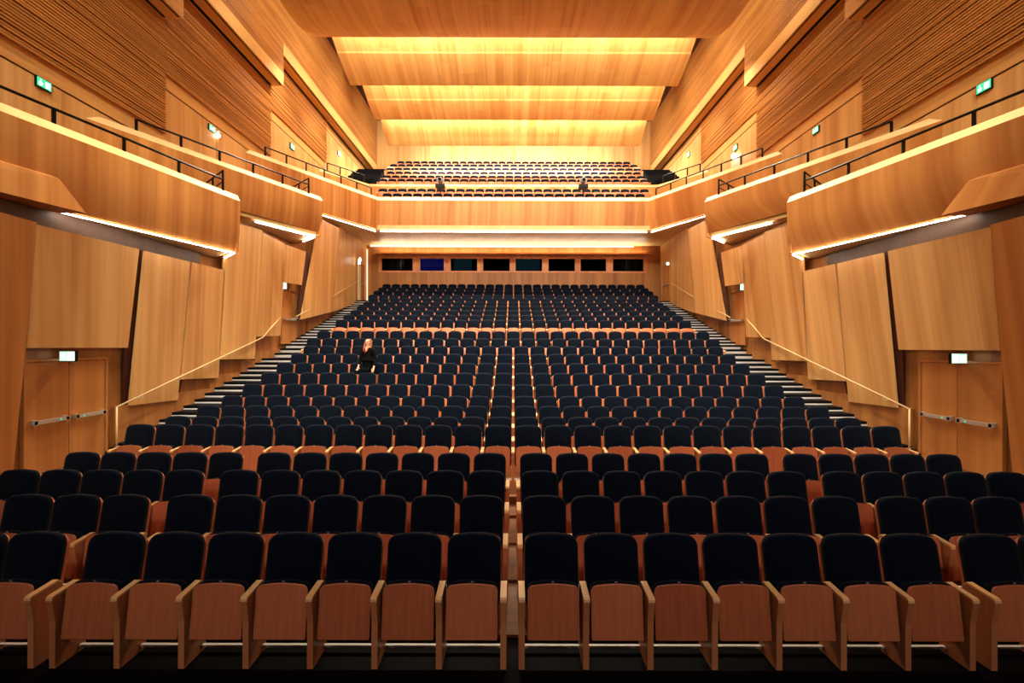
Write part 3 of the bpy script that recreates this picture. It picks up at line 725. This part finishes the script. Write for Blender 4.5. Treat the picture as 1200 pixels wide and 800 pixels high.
# face
MB().ball((0, -.118, 1.548), .014, 8, sc=(.8, 1.0, 1.4)).build('nose', M['skin'], body, True)
for s in (-1, 1):
    MB().ball((s*.030, -.104, 1.575), .0105, 8).build('eye', M['sign_white'] if False else M['plate'], body, True)
    MB().ball((s*.030, -.1115, 1.575), .006, 8).build('pupil', M['coat'], body, True)
    MB().box(s*.03-.017, s*.03+.017, -.113, -.100, 1.592, 1.597).build('eyebrow', M['hair'], body)
    MB().ball((s*.078, -.005, 1.56), .024, 8, sc=(.4, .7, 1.1)).build('ear', M['skin'], body, True)
MB().ball((0, -.104, 1.512), .014, 8, sc=(1.6, .7, .5)).build('mouth', M['red'], body, True)
# coat: torso and sleeves
C_, CE = [], []
def cn(x, y, z, r): C_.append((x, y, z, r)); return len(C_)-1
c0 = cn(0, .0, .74, (.185, .135)); c1 = cn(0, 0, .92, (.175, .13)); c2 = cn(0, 0, 1.06, (.145, .115)); c3 = cn(0, 0, 1.22, (.165, .122)); c4 = cn(0, .01, 1.36, (.125, .098)); c5 = cn(0, .02, 1.42, (.075, .07))
CE += [(c0, c1), (c1, c2), (c2, c3), (c3, c4), (c4, c5)]
for s in (-1, 1):
    a = cn(s*.18, .0, 1.365, .073)
    if s < 0: b1, b2 = cn(-.25, -.04, 1.11, .058), cn(-.22, -.175, .93, .044)
    else: b1, b2 = cn(.255, .01, 1.10, .058), cn(.27, -.115, .90, .044)
    CE += [(c4, a), (a, b1), (b1, b2)]
coat = skin('coat', C_, CE, M['coat'], per, c1)
J_ = [(0, 0, .90, (.16, .115)), (-.092, 0, .82, .098), (-.10, -.02, .48, .07), (-.10, .02, .12, .052), (.092, 0, .82, .098), (.10, -.02, .48, .07), (.10, .02, .12, .052)]
skin('trousers', J_, [(0, 1), (1, 2), (2, 3), (0, 4), (4, 5), (5, 6)], M['jeans'], per, 0)
for s in (-1, 1):
    skin('shoe', [(s*.10, .05, .05, .05), (s*.102, -.03, .045, .05), (s*.105, -.15, .035, (.044, .034))], [(0, 1), (1, 2)], M['shoe'], per, 0)
# hair: a cap and long locks to the shoulders
H_ = [(0, .04, 1.60, (.086, .075)), (0, .015, 1.675, (.074, .078)), (-.078, .025, 1.60, (.026, .05)), (-.104, .005, 1.48, (.032, .045)), (-.105, -.06, 1.38, (.032, .035)), (-.10, -.08, 1.30, .02),
      (.078, .025, 1.60, (.024, .05)), (.100, .015, 1.48, (.028, .045)), (.092, -.03, 1.38, (.03, .04)), (.09, -.05, 1.31, .018), (0, .055, 1.50, (.085, .05)), (0, .075, 1.38, (.08, .035))]
skin('hair', H_, [(0, 1), (0, 2), (2, 3), (3, 4), (4, 5), (0, 6), (6, 7), (7, 8), (8, 9), (0, 10), (10, 11)], M['hair'], per, 0)
m = MB(); m.tube([(-.07, -.06, 1.46), (-.075, -.125, 1.38), (-.03, -.135, 1.26)], .011, 6); m.tube([(.06, -.06, 1.46), (.05, -.12, 1.36), (-.03, -.135, 1.26)], .008, 6); m.build('lanyard', M['red'], per, True)
m = MB(); m.prism([(-.05, -.112, 1.42), (.05, -.112, 1.42), (.0, -.135, 1.30)], (0, .02, 0)); m.build('neckline', M['skin'], coat)

# ------------------------------------------------------------------ light
def area(name, loc, size, power, col, aim, shape='RECTANGLE'):
    l = bpy.data.lights.new(name, 'AREA'); l.shape = shape; l.size, l.size_y = size; l.energy = power; l.color = col
    o = bpy.data.objects.new(name, l); COL.objects.link(o); o.location = loc
    o.rotation_euler = (Vector(aim)-Vector(loc)).to_track_quat('-Z', 'Y').to_euler(); return o
def spot(name, loc, aim, power, col, ang=60, blend=.6, r=.15):
    l = bpy.data.lights.new(name, 'SPOT'); l.energy = power; l.color = col; l.spot_size = math.radians(ang); l.spot_blend = blend; l.shadow_soft_size = r
    o = bpy.data.objects.new(name, l); COL.objects.link(o); o.location = loc
    o.rotation_euler = (Vector(aim)-Vector(loc)).to_track_quat('-Z', 'Y').to_euler(); return o
WARM, WARM2, WARM3, NEUT = (1, .82, .54), (1, .905, .68), (1, .87, .63), (1, .92, .80)
PINK = (1, .80, .70)
# coves above the edges of the ceiling panels
for (d, z), pw in zip([(18.55, 15.55), (22.4, 15.5), (26.3, 15.75)], (800, 750, 700)):
    area('cove_light', (0, d, z), (15, .15), pw, WARM3, (0, d+1.6, z+.1))
area('balcony_cove_light', (0, 29.2, 15.5), (13, .3), 2500, NEUT, (0, 32.0, 14.0))
struct(MB().box(-8.4, 8.4, 27.85, 28.0, 8.26, 8.29).box(-8.4, 8.4, 27.84, 27.86, 8.26, 8.33).build('fill_light_ledge', M['win_frame']))  # ledge and lip added to hide the fill light under the soffit
area('soffit_fill', (0, 27.93, 8.31), (16, .06), 260, WARM3, (0, 27.4, 8.8))  # added light that brightens the rear balcony soffit
# house lights in the slots between the ceiling panels, shining down on the seats
for d, z, n, pw in ((18.75, 15.35, 7, 3400), (22.6, 15.5, 7, 2600), (26.5, 15.6, 6, 2200)):
    for i in range(n):
        x = -6.6 + 13.2*i/(n-1); spot('house_light', (x, d, z), (x*.9, d-(4.5 if d < 19 else 2.2), 0), pw, WARM2, 75, .8)
# fill spots added in the ceiling's side slots to brighten the upper walls
for s in (-1, 1):
    for d in (16, 20, 24, 28, 31):
        spot('wall_fill', (s*8.4, d, 15.4), (s*10.5, d+.3, 10.5), 150 if d < 18 else 900, WARM2, 100, .9)
for s in (-1, 1):
    for d, pw in ((10, 350), (14, 450), (18, 550), (22, 650), (26, 650), (30, 600)):
        spot('wall_fill', (s*7.2, d, 16.2), (s*9.9, d+.5, 16.4), pw, WARM2, 130, .9)  # added above the panel edges to brighten the upper slats
for s in (-1, 1):
    for tx, ty, tz, pw in ((9.0, 10.5, 2.2, 1500), (9.0, 15.5, 4.2, 1700)):
        spot('stage_light', (-s*6.5, -2.5, 6.5), (s*tx, ty, tz), pw, WARM2, 34, .9, .3)  # unseen cross spots added to brighten the lower side walls
# unseen fill spots over the stage, added to light fronts, walls and seats
for i in range(7):
    x = -8.4 + 16.8*i/6; spot('stage_light', (x, 4.5, 14.0), (x*1.0, 18, 5.0), 2300, WARM2, 95, .9, .3)
for i in range(5):
    x = -7 + 14*i/4; spot('stage_light', (x, -4.0, 9.0), (x*.9, 8.0, 0.5), 560, PINK, 70, .9, .3)
for i in range(5):
    x = -7 + 14*i/4; spot('stage_light', (x, 7.0, 14.5), (x, 12.5, 0), 3400, WARM2, 58, .9, .3)
